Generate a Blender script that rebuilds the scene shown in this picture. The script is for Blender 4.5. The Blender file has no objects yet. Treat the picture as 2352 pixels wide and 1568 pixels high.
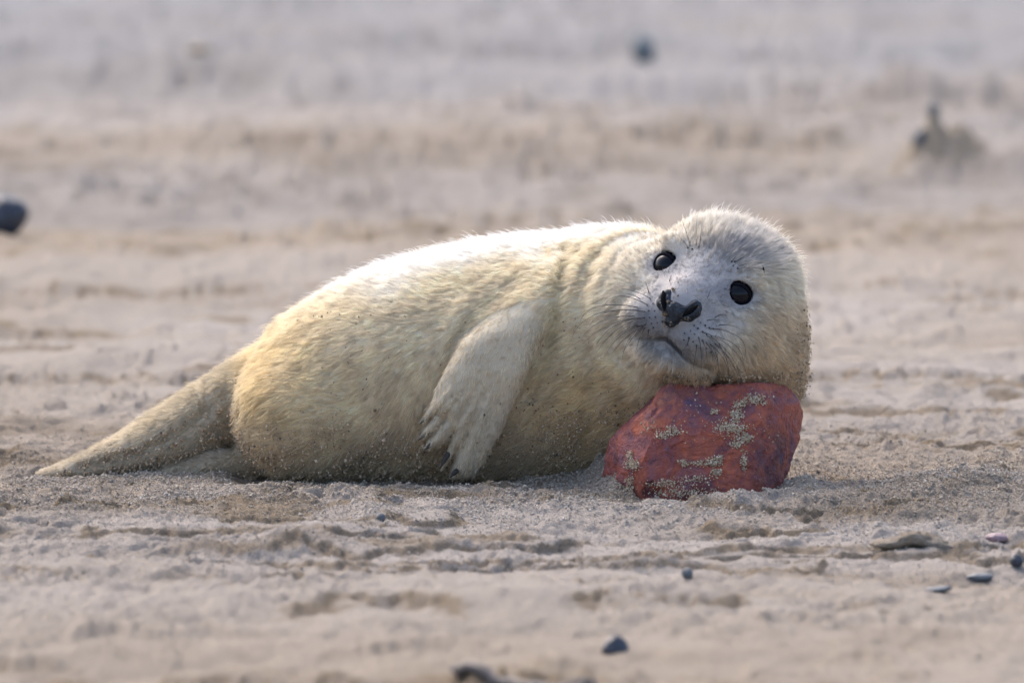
import bpy, bmesh, math, random
import numpy as np
from mathutils import Vector, Matrix
from mathutils.bvhtree import BVHTree

random.seed(7)
RNG = np.random.default_rng(11)
SC = bpy.context.scene
COL = SC.collection

# ------------------------------------------------------------------ camera, sky, sun, exposure
CAM_H, CAM_D = 1.0, 10.0
KPX = 0.12 / 2352.0                       # tangent per unit of picture width / 2352
DEP = math.atan(CAM_H / CAM_D) - (1100 - 784) * KPX
cam_data = bpy.data.cameras.new('camera')
cam = bpy.data.objects.new('camera', cam_data)
COL.objects.link(cam)
cam.location = (0, -CAM_D, CAM_H)
cam.rotation_euler = (math.pi / 2 - DEP, 0, 0)
cam_data.sensor_width = 36.0
cam_data.lens = 300.0
cam_data.clip_start = 0.5
cam_data.clip_end = 9000.0
cam_data.dof.use_dof = True
cam_data.dof.focus_distance = 9.83
cam_data.dof.aperture_fstop = 6.4
SC.camera = cam

SUN_EL, SUN_AZ = math.radians(50), math.radians(-30)      # behind the animal, a little to the left
world = bpy.data.worlds.new('World')
SC.world = world
world.use_nodes = True
wn = world.node_tree
sky = wn.nodes.new('ShaderNodeTexSky')
sky.sky_type = 'NISHITA'
sky.sun_disc = False
sky.sun_elevation = SUN_EL
sky.sun_rotation = SUN_AZ
sky.air_density = 0.85
sky.dust_density = 4.5
sky.ozone_density = 0.8
bg = wn.nodes['Background']
bg.inputs['Strength'].default_value = 0.15
wn.links.new(sky.outputs[0], bg.inputs[0])
sun_data = bpy.data.lights.new('sun', 'SUN')
sun_data.energy = 0.5
sun_data.angle = math.radians(35)
sun_data.color = (1.0, 0.955, 0.9)
sun = bpy.data.objects.new('sun', sun_data)
COL.objects.link(sun)
sd = Vector((math.sin(SUN_AZ) * math.cos(SUN_EL), math.cos(SUN_AZ) * math.cos(SUN_EL), math.sin(SUN_EL)))
sun.rotation_euler = sd.to_track_quat('Z', 'Y').to_euler()

SC.view_settings.view_transform = 'Standard'
SC.view_settings.look = 'None'
SC.view_settings.gamma = 1.0
SC.view_settings.use_curve_mapping = False
SC.view_settings.exposure = 1.60
SC.render.engine = 'CYCLES'
cy = SC.cycles
cy.use_denoising = True
cy.denoiser = 'OPENIMAGEDENOISE'
cy.max_bounces = 6
cy.diffuse_bounces = 4
cy.glossy_bounces = 2
cy.transmission_bounces = 4
cy.caustics_reflective = False
cy.caustics_refractive = False
cy.use_adaptive_sampling = True
cy.adaptive_threshold = 0.012
SC.cycles_curves.shape = 'RIBBONS'
SC.cycles_curves.subdivisions = 1

# ------------------------------------------------------------------ measuring helpers
CF = np.array([0, math.cos(DEP), -math.sin(DEP)])
CU = np.array([0, math.sin(DEP), math.cos(DEP)])
CR = np.array([1.0, 0, 0])
CP = np.array([0, -CAM_D, CAM_H])
def ray(px, py):
    d = CF + (px - 1176) * KPX * CR + (784 - py) * KPX * CU
    return d / np.linalg.norm(d)
def at(px, py, y):
    d = ray(px, py)
    return CP + d * ((y + CAM_D) / d[1])
def ground_at(px, py):
    d = ray(px, py)
    return CP + d * (CAM_H / -d[2])

def hash3(ix, iy, iz, seed):
    h = (ix.astype(np.uint32) * np.uint32(374761393) + iy.astype(np.uint32) * np.uint32(668265263)
         + iz.astype(np.uint32) * np.uint32(2147483647 - 1234567) + np.uint32(seed * 974711 + 13))
    h = (h ^ (h >> np.uint32(13))) * np.uint32(1274126177)
    h = (h ^ (h >> np.uint32(15))) * np.uint32(2246822519)
    h = h ^ (h >> np.uint32(16))
    return (h.astype(np.float64) / 4294967295.0).astype(np.float32) * 2 - 1
def noise3(p, freq, seed=0):
    q = p.astype(np.float64) * freq
    i = np.floor(q).astype(np.int64)
    f = (q - i).astype(np.float32)
    f = f * f * f * (f * (f * 6 - 15) + 10)
    out = 0
    for dx in (0, 1):
        wx = f[:, 0] if dx else 1 - f[:, 0]
        for dy in (0, 1):
            wy = f[:, 1] if dy else 1 - f[:, 1]
            for dz in (0, 1):
                wz = f[:, 2] if dz else 1 - f[:, 2]
                out = out + wx * wy * wz * hash3(i[:, 0] + dx, i[:, 1] + dy, i[:, 2] + dz, seed)
    return out
def noise2(x, y, freq, seed=0):
    qx, qy = x * freq, y * freq
    ix, iy = np.floor(qx).astype(np.int64), np.floor(qy).astype(np.int64)
    fx, fy = (qx - ix).astype(np.float32), (qy - iy).astype(np.float32)
    fx = fx * fx * fx * (fx * (fx * 6 - 15) + 10); fy = fy * fy * fy * (fy * (fy * 6 - 15) + 10)
    z = np.zeros_like(ix)
    a = hash3(ix, iy, z, seed); b = hash3(ix + 1, iy, z, seed)
    c = hash3(ix, iy + 1, z, seed); d = hash3(ix + 1, iy + 1, z, seed)
    return (a * (1 - fx) + b * fx) * (1 - fy) + (c * (1 - fx) + d * fx) * fy
def sstep(e0, e1, x):
    t = np.clip((x - e0) / (e1 - e0), 0, 1)
    return t * t * (3 - 2 * t)

# ------------------------------------------------------------------ material helpers
def new_mat(name):
    m = bpy.data.materials.new(name)
    m.use_nodes = True
    nt = m.node_tree
    return m, nt, nt.nodes['Principled BSDF'], nt.nodes['Material Output']
def n_noise(nt, vec, scale, detail=4, rough=0.6, dist=0.0):
    n = nt.nodes.new('ShaderNodeTexNoise')
    n.inputs['Scale'].default_value = scale
    n.inputs['Detail'].default_value = detail
    n.inputs['Roughness'].default_value = rough
    n.inputs['Distortion'].default_value = dist
    nt.links.new(vec, n.inputs['Vector'])
    return n.outputs['Fac']
def n_ramp(nt, fac, stops):
    r = nt.nodes.new('ShaderNodeValToRGB')
    e = r.color_ramp.elements
    while len(e) < len(stops):
        e.new(0.5)
    for k, (p, c) in enumerate(stops):
        e[k].position = p
        e[k].color = (*c, 1)
    nt.links.new(fac, r.inputs[0])
    return r.outputs[0]
def n_mix(nt, fac, a, b, mode='MIX'):
    m = nt.nodes.new('ShaderNodeMix')
    m.data_type = 'RGBA'
    m.blend_type = mode
    for sock, v in ((m.inputs[0], fac), (m.inputs[6], a), (m.inputs[7], b)):
        if isinstance(v, (int, float)):
            sock.default_value = v
        elif isinstance(v, tuple):
            sock.default_value = (*v, 1)
        else:
            nt.links.new(v, sock)
    return m.outputs[2]
def n_bump(nt, height, dist, strength, target, normal=None):
    b = nt.nodes.new('ShaderNodeBump')
    b.inputs['Distance'].default_value = dist
    b.inputs['Strength'].default_value = strength
    nt.links.new(height, b.inputs['Height'])
    if normal is not None:
        nt.links.new(normal, b.inputs['Normal'])
    if target is not None:
        nt.links.new(b.outputs[0], target)
    return b.outputs[0]
def coords(nt, kind='Object'):
    return nt.nodes.new('ShaderNodeTexCoord').outputs[kind]
def attr(nt, name):
    a = nt.nodes.new('ShaderNodeAttribute')
    a.attribute_name = name
    return a

# ------------------------------------------------------------------ object helpers
def tag(o, label=None, cat=None, group=None, kind=None):
    if label: o['label'] = label
    if cat: o['category'] = cat
    if group: o['group'] = group
    if kind: o['kind'] = kind
    return o
def empty(name, loc):
    o = bpy.data.objects.new(name, None)
    o.empty_display_size = 0.05
    COL.objects.link(o)
    o.location = loc
    return o
def mesh_np(name, V, F, mat, parent=None, smooth=True, color=None):
    me = bpy.data.meshes.new(name)
    V = np.asarray(V, np.float32); F = np.asarray(F, np.int32)
    n, k = F.shape
    me.vertices.add(len(V)); me.vertices.foreach_set('co', V.ravel())
    me.loops.add(n * k); me.loops.foreach_set('vertex_index', F.ravel())
    me.polygons.add(n)
    me.polygons.foreach_set('loop_start', np.arange(0, n * k, k, dtype=np.int32))
    me.polygons.foreach_set('use_smooth', np.full(n, smooth, dtype=bool))
    if color is not None:
        a = me.attributes.new('tint', 'FLOAT_COLOR', 'POINT')
        a.data.foreach_set('color', np.c_[color, np.ones(len(V))].astype(np.float32).ravel())
    me.update(calc_edges=True)
    me.validate()
    me.materials.append(mat)
    o = bpy.data.objects.new(name, me)
    COL.objects.link(o)
    if parent is not None:
        o.parent = parent
        o.matrix_parent_inverse = Matrix.Translation(parent.location).inverted()
    return o
OCT_V = np.array([[1,0,0],[-1,0,0],[0,1,0],[0,-1,0],[0,0,1],[0,0,-1]], np.float32)
OCT_F = np.array([[0,2,4],[2,1,4],[1,3,4],[3,0,4],[2,0,5],[1,2,5],[3,1,5],[0,3,5]], np.int32)
def rand_rot(n):
    q = RNG.normal(size=(n, 4)); q /= np.linalg.norm(q, axis=1)[:, None]
    w, x, y, z = q.T
    return np.stack([np.stack([1-2*(y*y+z*z), 2*(x*y-z*w), 2*(x*z+y*w)], 1),
                     np.stack([2*(x*y+z*w), 1-2*(x*x+z*z), 2*(y*z-x*w)], 1),
                     np.stack([2*(x*z-y*w), 2*(y*z+x*w), 1-2*(x*x+y*y)], 1)], 1).astype(np.float32)
def grain_mesh(P, R):
    n = len(P)
    s = (R[:, None, None] * RNG.uniform(0.6, 1.3, (n, 6, 1))).astype(np.float32)
    V = OCT_V[None] * s
    V = np.einsum('nij,nkj->nki', rand_rot(n), V) + P[:, None, :]
    F = OCT_F[None] + (np.arange(n, dtype=np.int32) * 6)[:, None, None]
    return V.reshape(-1, 3), F.reshape(-1, 3)
def grain_tints(n, dark=0.05):
    base = np.array([[.40,.35,.29],[.45,.40,.34],[.34,.28,.20],[.52,.47,.41],[.31,.26,.20]])
    c = base[RNG.integers(0, len(base), n)] * RNG.uniform(.85, 1.1, (n, 1))
    d = RNG.random(n) < dark
    c[d] = np.array([.09, .085, .09])
    return np.repeat(c, 6, axis=0)

# ------------------------------------------------------------------ the sand ground
def scarps(x, y, ux, uy):
    f = noise2(ux * .24, uy, 1.9, 6) + .60 * noise2(ux * .42 + 3, uy, 5.3, 33) + .38 * noise2(ux * .6, uy, 12.0, 34)
    out, edge = 0, 0
    for k, lv in enumerate((-.62, -.38, -.14, .1, .34, .58)):
        m = sstep(-.15, .35, noise2(x * .5, y, 2.3, 35 + k))
        t = np.clip((f - lv) / .07, 0, 1)
        out = out + (t * t * (3 - 2 * t) - .5) * m
        edge = np.maximum(edge, np.exp(-((f - lv - .03) / .06) ** 2) * m)
    return out, edge
def height(x, y):
    x = np.asarray(x, np.float64); y = np.asarray(y, np.float64)
    far = sstep(1.2, 8.0, y)
    wx = x + 0.03 * noise2(x, y, 5.0, 91)
    h = 0.010 * noise2(x, y, 0.9, 1) + 0.030 * far * noise2(x, y, 0.7, 2)
    calm = np.exp(-((x / 0.55) ** 2 + ((y - 0.03) / 0.22) ** 2) ** 2)        # pressed flat under the animal
    h = h * (1 - 0.8 * calm)
    l1 = noise2(wx * 0.45, y, 3.1, 3); l2 = noise2(wx * 0.55, y, 7.0, 4); l3 = noise2(wx * 0.7, y, 15.0, 5)
    ux = x + .016 * noise2(x, y, 34.0, 15) + .008 * noise2(x, y, 90.0, 19); uy = y + .022 * noise2(x, y, 30.0, 16) + .012 * noise2(x, y, 85.0, 20)
    h += (0.007 * l1 + 0.008 * l2 + 0.0045 * l3 + .0055 * noise2(ux, uy, 24.0, 40)) * (1 - 0.75 * calm) * (1 + .8 * far)
    h += .016 * sstep(.3, 3.0, y) * np.minimum(noise2(x * .8, y, 2.6, 41), .15)
    # low broken scarps that run across the view
    sc, mask = scarps(x, y, ux, uy)
    h += 0.0075 * sc * (1 - calm) * (1 + .9 * far)
    clod = np.maximum(noise2(ux, uy, 30.0, 7) + .5 * noise2(ux, uy, 71.0, 23) - 0.30, 0) * np.maximum(noise2(x * .6, y, 4.0, 8) + 0.05, 0)
    h += 0.020 * clod * (1 - 0.6 * calm) * (1 + .5 * far)
    near = 1 - sstep(1.0, 2.5, np.abs(y + 0.15))
    crumb = 0.55 + 0.45 * noise2(x, y, 9.0, 9)
    h += near * crumb * (0.0042 * noise2(ux, uy, 75.0, 10) + 0.0032 * noise2(x, y, 150.0, 11) + 0.0018 * noise2(x, y, 320.0, 12))
    def bump(px, py, sx, sy, a, y0=None):
        g = ground_at(px, py)
        yy = g[1] if y0 is None else y0
        return a * np.exp(-((x - g[0]) / sx) ** 2 - ((y - yy) / sy) ** 2)
    rough = 1 + 0.18 * noise2(x, y, 90.0, 13) + 0.15 * noise2(x, y, 28.0, 14)
    b = 0
    for args in BUMPS:
        b = b + bump(*args)
    return h + b * rough
BUMPS = [
    (515, 1092, 0.030, 0.05, 0.011), (370, 1150, 0.038, 0.05, 0.014), (440, 1100, 0.05, 0.05, 0.006),
    (340, 1098, 0.04, 0.04, 0.006), (190, 1100, 0.07, 0.03, 0.006), (90, 1096, 0.03, 0.05, 0.007), (560, 1100, 0.02, 0.03, -0.006),
    (1398, 1120, 0.026, 0.07, 0.030), (1330, 1112, 0.06, 0.05, 0.010), (1430, 1140, 0.02, 0.04, 0.016),
    (1600, 1186, 0.06, 0.03, 0.003), (1630, 1158, 0.10, 0.05, -0.010), (1692, 1184, 0.016, 0.025, 0.006), (1858, 1150, 0.022, 0.06, 0.016), (1775, 1178, 0.02, 0.03, -0.006),
    (1465, 1185, 0.022, 0.03, -0.006), (1560, 1172, 0.03, 0.02, 0.004),
    (1120, 1112, 0.03, 0.03, -0.006), (800, 1116, 0.12, 0.03, -0.004),
    (2230, 1160, 0.09, 0.12, 0.016), (2080, 1200, 0.05, 0.06, 0.006),
    (860, 1215, 0.03, 0.06, 0.010), (2130, 1258, 0.045, 0.06, 0.010), (150, 1190, 0.03, 0.05, 0.008),
    (630, 1270, 0.08, 0.05, 0.010), (330, 1305, 0.10, 0.04, 0.008),
]
def spaced(lo, hi, step, outs):
    a = list(np.arange(lo, hi + step * 0.5, step))
    for sign, limit, grow in outs:
        s, v, side = step, (hi if sign > 0 else lo), []
        while abs(v) < limit:
            s *= grow
            v += sign * s
            side.append(v)
        a = (a + side) if sign > 0 else (side[::-1] + a)
    return np.array(a)
gx = spaced(-0.66, 0.66, 0.0031, [(1, 4000, 1.055), (-1, 4000, 1.055)])
gy = spaced(-0.72, 0.45, 0.0031, [(1, 22, 1.0135), (-1, 3, 1.011)])
gy = np.concatenate([-(spaced(0, 1, 1, [(1, 3000, 1.5)])[1:][::-1]) - 3.0, gy, 22 + np.array([.6, 1.5, 3, 5, 9, 16, 30, 60, 120, 260, 600, 1500, 4000])])
gy = np.unique(gy)
GX, GY = np.meshgrid(gx, gy)
fade = np.exp(-np.maximum(np.hypot(GX, GY) - 60, 0) / 100)
GZ = height(GX.ravel(), GY.ravel()) * fade.ravel()
nx, ny = len(gx), len(gy)
ii = np.arange(nx * ny).reshape(ny, nx)
GF = np.stack([ii[:-1, :-1], ii[:-1, 1:], ii[1:, 1:], ii[1:, :-1]], -1).reshape(-1, 4)

def ground_tint(x, y):
    ux = x + .016 * noise2(x, y, 34.0, 15) + .008 * noise2(x, y, 90.0, 19); uy = y + .022 * noise2(x, y, 30.0, 16) + .012 * noise2(x, y, 85.0, 20)
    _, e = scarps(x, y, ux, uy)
    dry = np.array([.315, .262, .205]); pale = np.array([.365, .330, .296]); brown = np.array([.180, .132, .078]); far_grey = np.array([.222, .230, .246])
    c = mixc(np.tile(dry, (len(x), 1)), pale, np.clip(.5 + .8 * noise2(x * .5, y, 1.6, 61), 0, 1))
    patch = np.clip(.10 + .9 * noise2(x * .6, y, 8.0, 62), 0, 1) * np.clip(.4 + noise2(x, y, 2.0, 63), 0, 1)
    c = mixc(c, brown, np.clip(.75 * e + .6 * patch, 0, .8))  # browner along scarp edges and in noise patches
    return .93 * mixc(c, far_grey, np.clip(sstep(1.5, 13.0, y + 3.5 * noise2(x * .7, y, .6, 64)) * .85, 0, 1))  # shifts to a cooler grey-blue with distance
def mixc(a, b, t):
    return a * (1 - t[:, None]) + np.asarray(b)[None] * t[:, None]
def sand_material(name, use_tint=False, moist=0.0):
    m, nt, b, out = new_mat(name)
    v = coords(nt)
    if use_tint:
        colr = attr(nt, 'tint').outputs['Color']
    else:
        c = attr(nt, 'tint').outputs['Color'] if name == 'sand' else n_ramp(nt, n_noise(nt, v, 60, 3), [(.35, (.25, .205, .155)), (.65, (.33, .295, .25))])
        grain = n_ramp(nt, n_noise(nt, v, 620, 2, .7), [(.30, (.55, .52, .5)), (.5, (1, 1, 1)), (.72, (1.22, 1.2, 1.17))])
        c = n_mix(nt, 0.85, c, grain, 'MULTIPLY')
        vor = nt.nodes.new('ShaderNodeTexVoronoi')
        vor.inputs['Scale'].default_value = 170
        nt.links.new(v, vor.inputs['Vector'])
        speck = n_ramp(nt, vor.outputs['Distance'], [(.10, (1, 1, 1)), (.16, (0, 0, 0))])
        pick = nt.nodes.new('ShaderNodeSeparateColor')
        nt.links.new(vor.outputs['Color'], pick.inputs[0])
        gate = n_ramp(nt, pick.outputs[0], [(.80, (0, 0, 0)), (.82, (1, 1, 1))])
        c = n_mix(nt, n_mix(nt, 1.0, speck, gate, 'MULTIPLY'), c, (.10, .095, .105))
        colr = c
    if moist:
        colr = n_mix(nt, moist, colr, (.42, .31, .18))
    nt.links.new(colr, b.inputs['Base Color'])
    b.inputs['Roughness'].default_value = 0.95
    b.inputs['Specular IOR Level'].default_value = 0.15
    if not use_tint:
        n_bump(nt, n_noise(nt, v, 380, 4, .75), 0.0045, 1.0, b.inputs['Normal'])
    return m
MAT_SAND = sand_material('sand')
MAT_GRAIN = sand_material('sand_grain', use_tint=True)
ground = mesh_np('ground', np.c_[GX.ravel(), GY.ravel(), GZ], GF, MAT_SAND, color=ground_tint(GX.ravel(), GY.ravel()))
tag(ground, kind='structure')

def ground_hit(px, py):
    d = ray(px, py)
    t = np.linspace(6.0, 40.0, 6000)
    P_ = CP[None] + t[:, None] * d[None]
    below = P_[:, 2] < height(P_[:, 0], P_[:, 1])
    k = int(np.argmax(below)) if below.any() else len(t) - 1
    return P_[k]
# loose crumbs of sand lying on the ground in the sharp zone
n = 330000
cx = RNG.uniform(-0.64, 0.64, n); cyy = np.where(RNG.random(n) < .8, RNG.normal(-.18, .21, n), RNG.uniform(-1.0, .9, n))
w = .16 + .55 * np.maximum(noise2(cx, cyy, 22.0, 21) + 0.15, 0) * np.maximum(noise2(cx, cyy, 4.0, 22) + 0.7, 0.1)
for bp in BUMPS:
    if bp[4] > 0.005:
        g = ground_at(bp[0], bp[1])
        w = w + .55 * np.exp(-((cx - g[0]) / (bp[2] * 1.2)) ** 2 - ((cyy - g[1]) / (bp[3] * 1.2)) ** 2)
under = (np.abs(cyy - .06) < .10) & (cx > -.33) & (cx < .18)
keep = (RNG.random(n) < w * 1.1) & ~under
cx, cyy = cx[keep][:92000], cyy[keep][:92000]
r = RNG.gamma(3.5, 0.00021, len(cx)) + 0.0003
P = np.c_[cx, cyy, height(cx, cyy) + r * 0.5]
V, F = grain_mesh(P.astype(np.float32), r.astype(np.float32))
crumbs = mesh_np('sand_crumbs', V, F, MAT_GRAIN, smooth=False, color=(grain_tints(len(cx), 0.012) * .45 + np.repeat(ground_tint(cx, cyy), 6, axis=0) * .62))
tag(crumbs, 'loose pale sand crumbs scattered over the beach around the pup', 'sand', kind='stuff')

# ------------------------------------------------------------------ the seal pup: signed distance shape
def smin(a, b, k):
    h = np.clip(0.5 + 0.5 * (b - a) / k, 0, 1)
    return b * (1 - h) + a * h - k * h * (1 - h)
def smax(a, b, k):
    return -smin(-a, -b, k)
def ell(p, c, r):
    q = p - np.asarray(c, np.float32)
    r = np.asarray(r, np.float32)
    k0 = np.sqrt(((q / r) ** 2).sum(1))
    k1 = np.sqrt(((q / (r * r)) ** 2).sum(1)) + 1e-9
    return k0 * (k0 - 1) / k1
def capsule(p, a, b, ra, rb):
    a = np.asarray(a, np.float32); b = np.asarray(b, np.float32)
    ab = b - a
    t = np.clip(((p - a) @ ab) / (ab @ ab), 0, 1)
    return np.linalg.norm(p - a - t[:, None] * ab, axis=1) - (ra + (rb - ra) * t)
def loft(p, xs, zt, zb, yc, d, power=2.0):
    x = p[:, 0]
    top = np.interp(x, xs, zt); bot = np.interp(x, xs, zb); c = np.interp(x, xs, yc); dd = np.interp(x, xs, d)
    h = (top - bot) / 2; m = (top + bot) / 2
    rho = (np.abs((p[:, 2] - m) / h) ** power + np.abs((p[:, 1] - c) / dd) ** power) ** (1 / power)
    f = (rho - 1) * np.minimum(h, dd)
    out = np.maximum(xs[0] - x, x - xs[-1])
    return np.where(out > 0, np.maximum(f, 0) + out, f)
def smooth_profile(px, vals, n=80):
    px = np.array(px, float)
    t = np.linspace(px[0], px[-1], n)
    outs = []
    for v in vals:
        v = np.array(v, float)
        m = np.gradient(v, px)
        k = np.clip(np.searchsorted(px, t) - 1, 0, len(px) - 2)
        h = px[k + 1] - px[k]; u = (t - px[k]) / h
        outs.append((2*u**3-3*u**2+1)*v[k] + (u**3-2*u**2+u)*h*m[k] + (-2*u**3+3*u**2)*v[k+1] + (u**3-u**2)*h*m[k+1])
    return t, outs
def make_loft(px, top, bot, yc, d):
    t, (tp, bt, c, dd) = smooth_profile(px, (top, bot, yc, d))
    a = np.array([at(p_, q_, y_) for p_, q_, y_ in zip(t, tp, c)])
    b = np.array([at(p_, q_, y_) for p_, q_, y_ in zip(t, bt, c)])
    return [v.astype(np.float32) for v in ((a[:, 0] + b[:, 0]) / 2, a[:, 2], b[:, 2], c, dd)]

BODY = make_loft([575, 620, 700, 800, 900, 1000, 1100, 1200, 1300, 1400, 1500, 1600],
                 [840, 768, 706, 648, 608, 580, 560, 547, 541, 548, 570, 620],
                 [1040, 1082, 1100, 1110, 1114, 1116, 1116, 1114, 1108, 1096, 1075, 1020],
                 [.055, .055, .05, .05, .05, .048, .045, .04, .03, .005, -.03, -.06],
                 [.05, .085, .115, .137, .148, .152, .152, .15, .145, .135, .12, .085])
HIND = make_loft([84, 115, 200, 300, 400, 500, 540, 600, 700],
                 [1084, 1072, 1036, 980, 916, 852, 828, 795, 735],
                 [1094, 1098, 1098, 1096, 1084, 1060, 1048, 1040, 1040],
                 [.05, .05, .05, .052, .060, .078, .088, .090, .085],
                 [.014, .024, .036, .044, .052, .058, .060, .075, .095])

# frame of the head
PSI, TH = math.radians(18), math.radians(22)
F0, U0 = -CF, CU
HF = math.cos(PSI) * F0 - math.sin(PSI) * CR
R0 = math.cos(PSI) * CR + math.sin(PSI) * F0
HR = math.cos(TH) * R0 - math.sin(TH) * U0
HU = math.cos(TH) * U0 + math.sin(TH) * R0
HO = at(1606, 640, -0.195)
HM = np.stack([HR, HU, HF], 0)            # world -> head
def to_head(p):
    return ((p - HO) @ HM.T).astype(np.float32)
def from_head(a, b, c):
    return HO + a * HR + b * HU + c * HF
EYES = [(-0.0455, -0.003, -0.0228), (0.0440, -0.002, -0.0190)]
EYE_R = 0.0172
MOUTH = [(-.046, -.0925), (-.037, -.089), (-.025, -.0845), (-.014, -.0805), (-.004, -.076), (.006, -.078), (.015, -.082), (.028, -.0885), (.042, -.0915), (.053, -.0905)]
def line2(q, pts_):
    g = np.full(len(q), 1.0, np.float32)
    for a_, b_ in zip(pts_[:-1], pts_[1:]):
        ax_, az_ = a_; ex, ez = b_[0] - ax_, b_[1] - az_
        t = np.clip(((q[:, 0] - ax_) * ex + (q[:, 1] - az_) * ez) / (ex * ex + ez * ez), 0, 1)
        g = np.minimum(g, np.hypot(q[:, 0] - ax_ - ex * t, q[:, 1] - az_ - ez * t))
    return g
PHIL = [(0, -.054), (-.001, -.075)]

FLIP_PX = [(1228,650),(1190,695),(1112,745),(1062,780),(1027,842),(1000,892),(989,932),(967,967),(1004,946),(962,1004),(1000,988),(1024,956),(973,1029),
           (1014,1022),(1044,990),(1012,1076),(1030,1060),(1054,1022),(1034,1092),(1060,1098),(1091,1088),(1111,1059),(1134,1021),(1149,991),(1164,958),
           (1184,912),(1229,807),(1248,757),(1270,680),(1259,640)]
FLIP = np.array([[v[0], v[2]] for v in (at(px, py, -0.118) for px, py in FLIP_PX)], np.float32)
FZ = np.array([at(1100, r_, -0.11)[2] for r_ in (1100, 1060, 1000, 930, 850, 760, 690, 630)], np.float32)
FY = np.array([-.105, -.112, -.120, -.124, -.122, -.108, -.090, -.066], np.float32)
FT = np.array([.0100, .011, .0130, .016, .020, .025, .027, .024], np.float32)
FLIP_W = at(1180, 740, -.118)[[0, 2]]
def poly2(x, z, P):
    d = np.full(len(x), 1e9, np.float32); inside = np.zeros(len(x), bool)
    n = len(P)
    for i in range(n):
        a, b = P[i], P[(i + 1) % n]
        e = b - a; wx = x - a[0]; wz = z - a[1]
        t = np.clip((wx * e[0] + wz * e[1]) / (e @ e), 0, 1)
        d = np.minimum(d, (wx - e[0] * t) ** 2 + (wz - e[1] * t) ** 2)
        c = (a[1] > z) != (b[1] > z)
        with np.errstate(divide='ignore', invalid='ignore'):
            c &= x < (b[0] - a[0]) * (z - a[1]) / (b[1] - a[1]) + a[0]
        inside ^= c
    d = np.sqrt(d)
    return np.where(inside, -d, d)
def flipper(p):
    z = p[:, 2]
    yf = np.interp(z, FZ, FY); t = np.interp(z, FZ, FT)
    pd = poly2(p[:, 0], z, FLIP)
    W = FLIP_W; ang = np.degrees(np.arctan2(W[0] - p[:, 0], W[1] - z)); far_ = np.hypot(p[:, 0] - W[0], z - W[1])
    ridge = 0
    for a0 in (43.4, 39.0, 34.0, 26.7, 19.0):
        ridge = np.maximum(ridge, np.exp(-((ang - a0) / 2.0) ** 2))
    t = t * (1 + (.50 * ridge - .22) * sstep(.06, .13, far_))
    r_ = t * 0.9
    qx = pd + r_; qy = np.abs(p[:, 1] - yf) - t + r_
    return np.minimum(np.maximum(qx, qy), 0) + np.hypot(np.maximum(qx, 0), np.maximum(qy, 0)) - r_
ELLS = [  # neck, cheek and throat masses: picture x, y, depth, radii, blend
    (at(1430, 752, -.030), (.110, .108, .110), .04),
    (at(1490, 728, -.095), (.080, .076, .088), .012),
    (at(1500, 850, -.105), (.060, .060, .036), .03),
]
HELLS = [  # right cheek resting on the stone
    (at(1735, 725, -.105), (.050, .075, .080), .025),
    (at(1768, 815, -.115), (.038, .062, .060), .03),
    (at(1798, 885, -.095), (.020, .042, .036), .02),
    (at(1640, 810, -.125), (.085, .075, .030), .03),
]
def fold(pts_, y_):
    return [(v_[0], v_[2]) for v_ in (at(a_, b_, y_) for a_, b_ in pts_)]
FOLD_A = fold([(1035, 800), (1085, 730), (1150, 685), (1215, 640), (1262, 598)], -.09)
FOLD_B = fold([(1300, 590), (1288, 660), (1275, 740), (1255, 820), (1215, 910)], -.09)
FOLD_D = fold([(515, 905), (430, 975), (330, 1030), (180, 1072)], .04)
FOLD_E = fold([(470, 868), (482, 930), (505, 990), (530, 1030)], .04)
FOLD_C = fold([(1000, 800), (1060, 712), (1130, 660), (1200, 615)], -.09)
def head_sdf(p, detail=True):
    q = to_head(p)
    f = ell(q, (.006, -.006, -.085), (.090, .075, .086))
    f = smin(f, ell(q, (0, -.040, -.010), (.052, .046, .044)), .030)
    for s in (-1, 1):
        f = smin(f, ell(q, (s * .066, -.052, -.052), (.046, .050, .052)), .03)
        f = smin(f, ell(q, (s * .0300, -.062, .016), (.0360, .0245, .0280)), .016)
        f = smin(f, ell(q, (s * .047, .022, -.026), (.018, .012, .014)), .012)     # brow
    f = smin(f, ell(q, (0, -.030, .022), (.021, .028, .022)), .016)                 # bridge of the nose
    f = smin(f, ell(q, (0, -.037, .036), (.0245, .0175, .0130)), .009)              # nose
    f = smin(f, ell(q, (.003, -.098, .002), (.050, .0185, .031)), .012)             # chin
    if detail:
        for e in EYES:
            f = smax(f, -(np.linalg.norm(q - np.array(e, np.float32), axis=1) - (EYE_R + .0010)), .005)
        front = sstep(-.03, -.005, q[:, 2])
        f = f + front * (.0020 + .0012 * np.exp(-((q[:, 0] - .012) / .026) ** 2)) / .0040 * (.0040 * np.exp(-(line2(q, MOUTH) / .0024) ** 2) + .0022 * np.exp(-(line2(q, PHIL) / .0018) ** 2))
    return f
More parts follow.
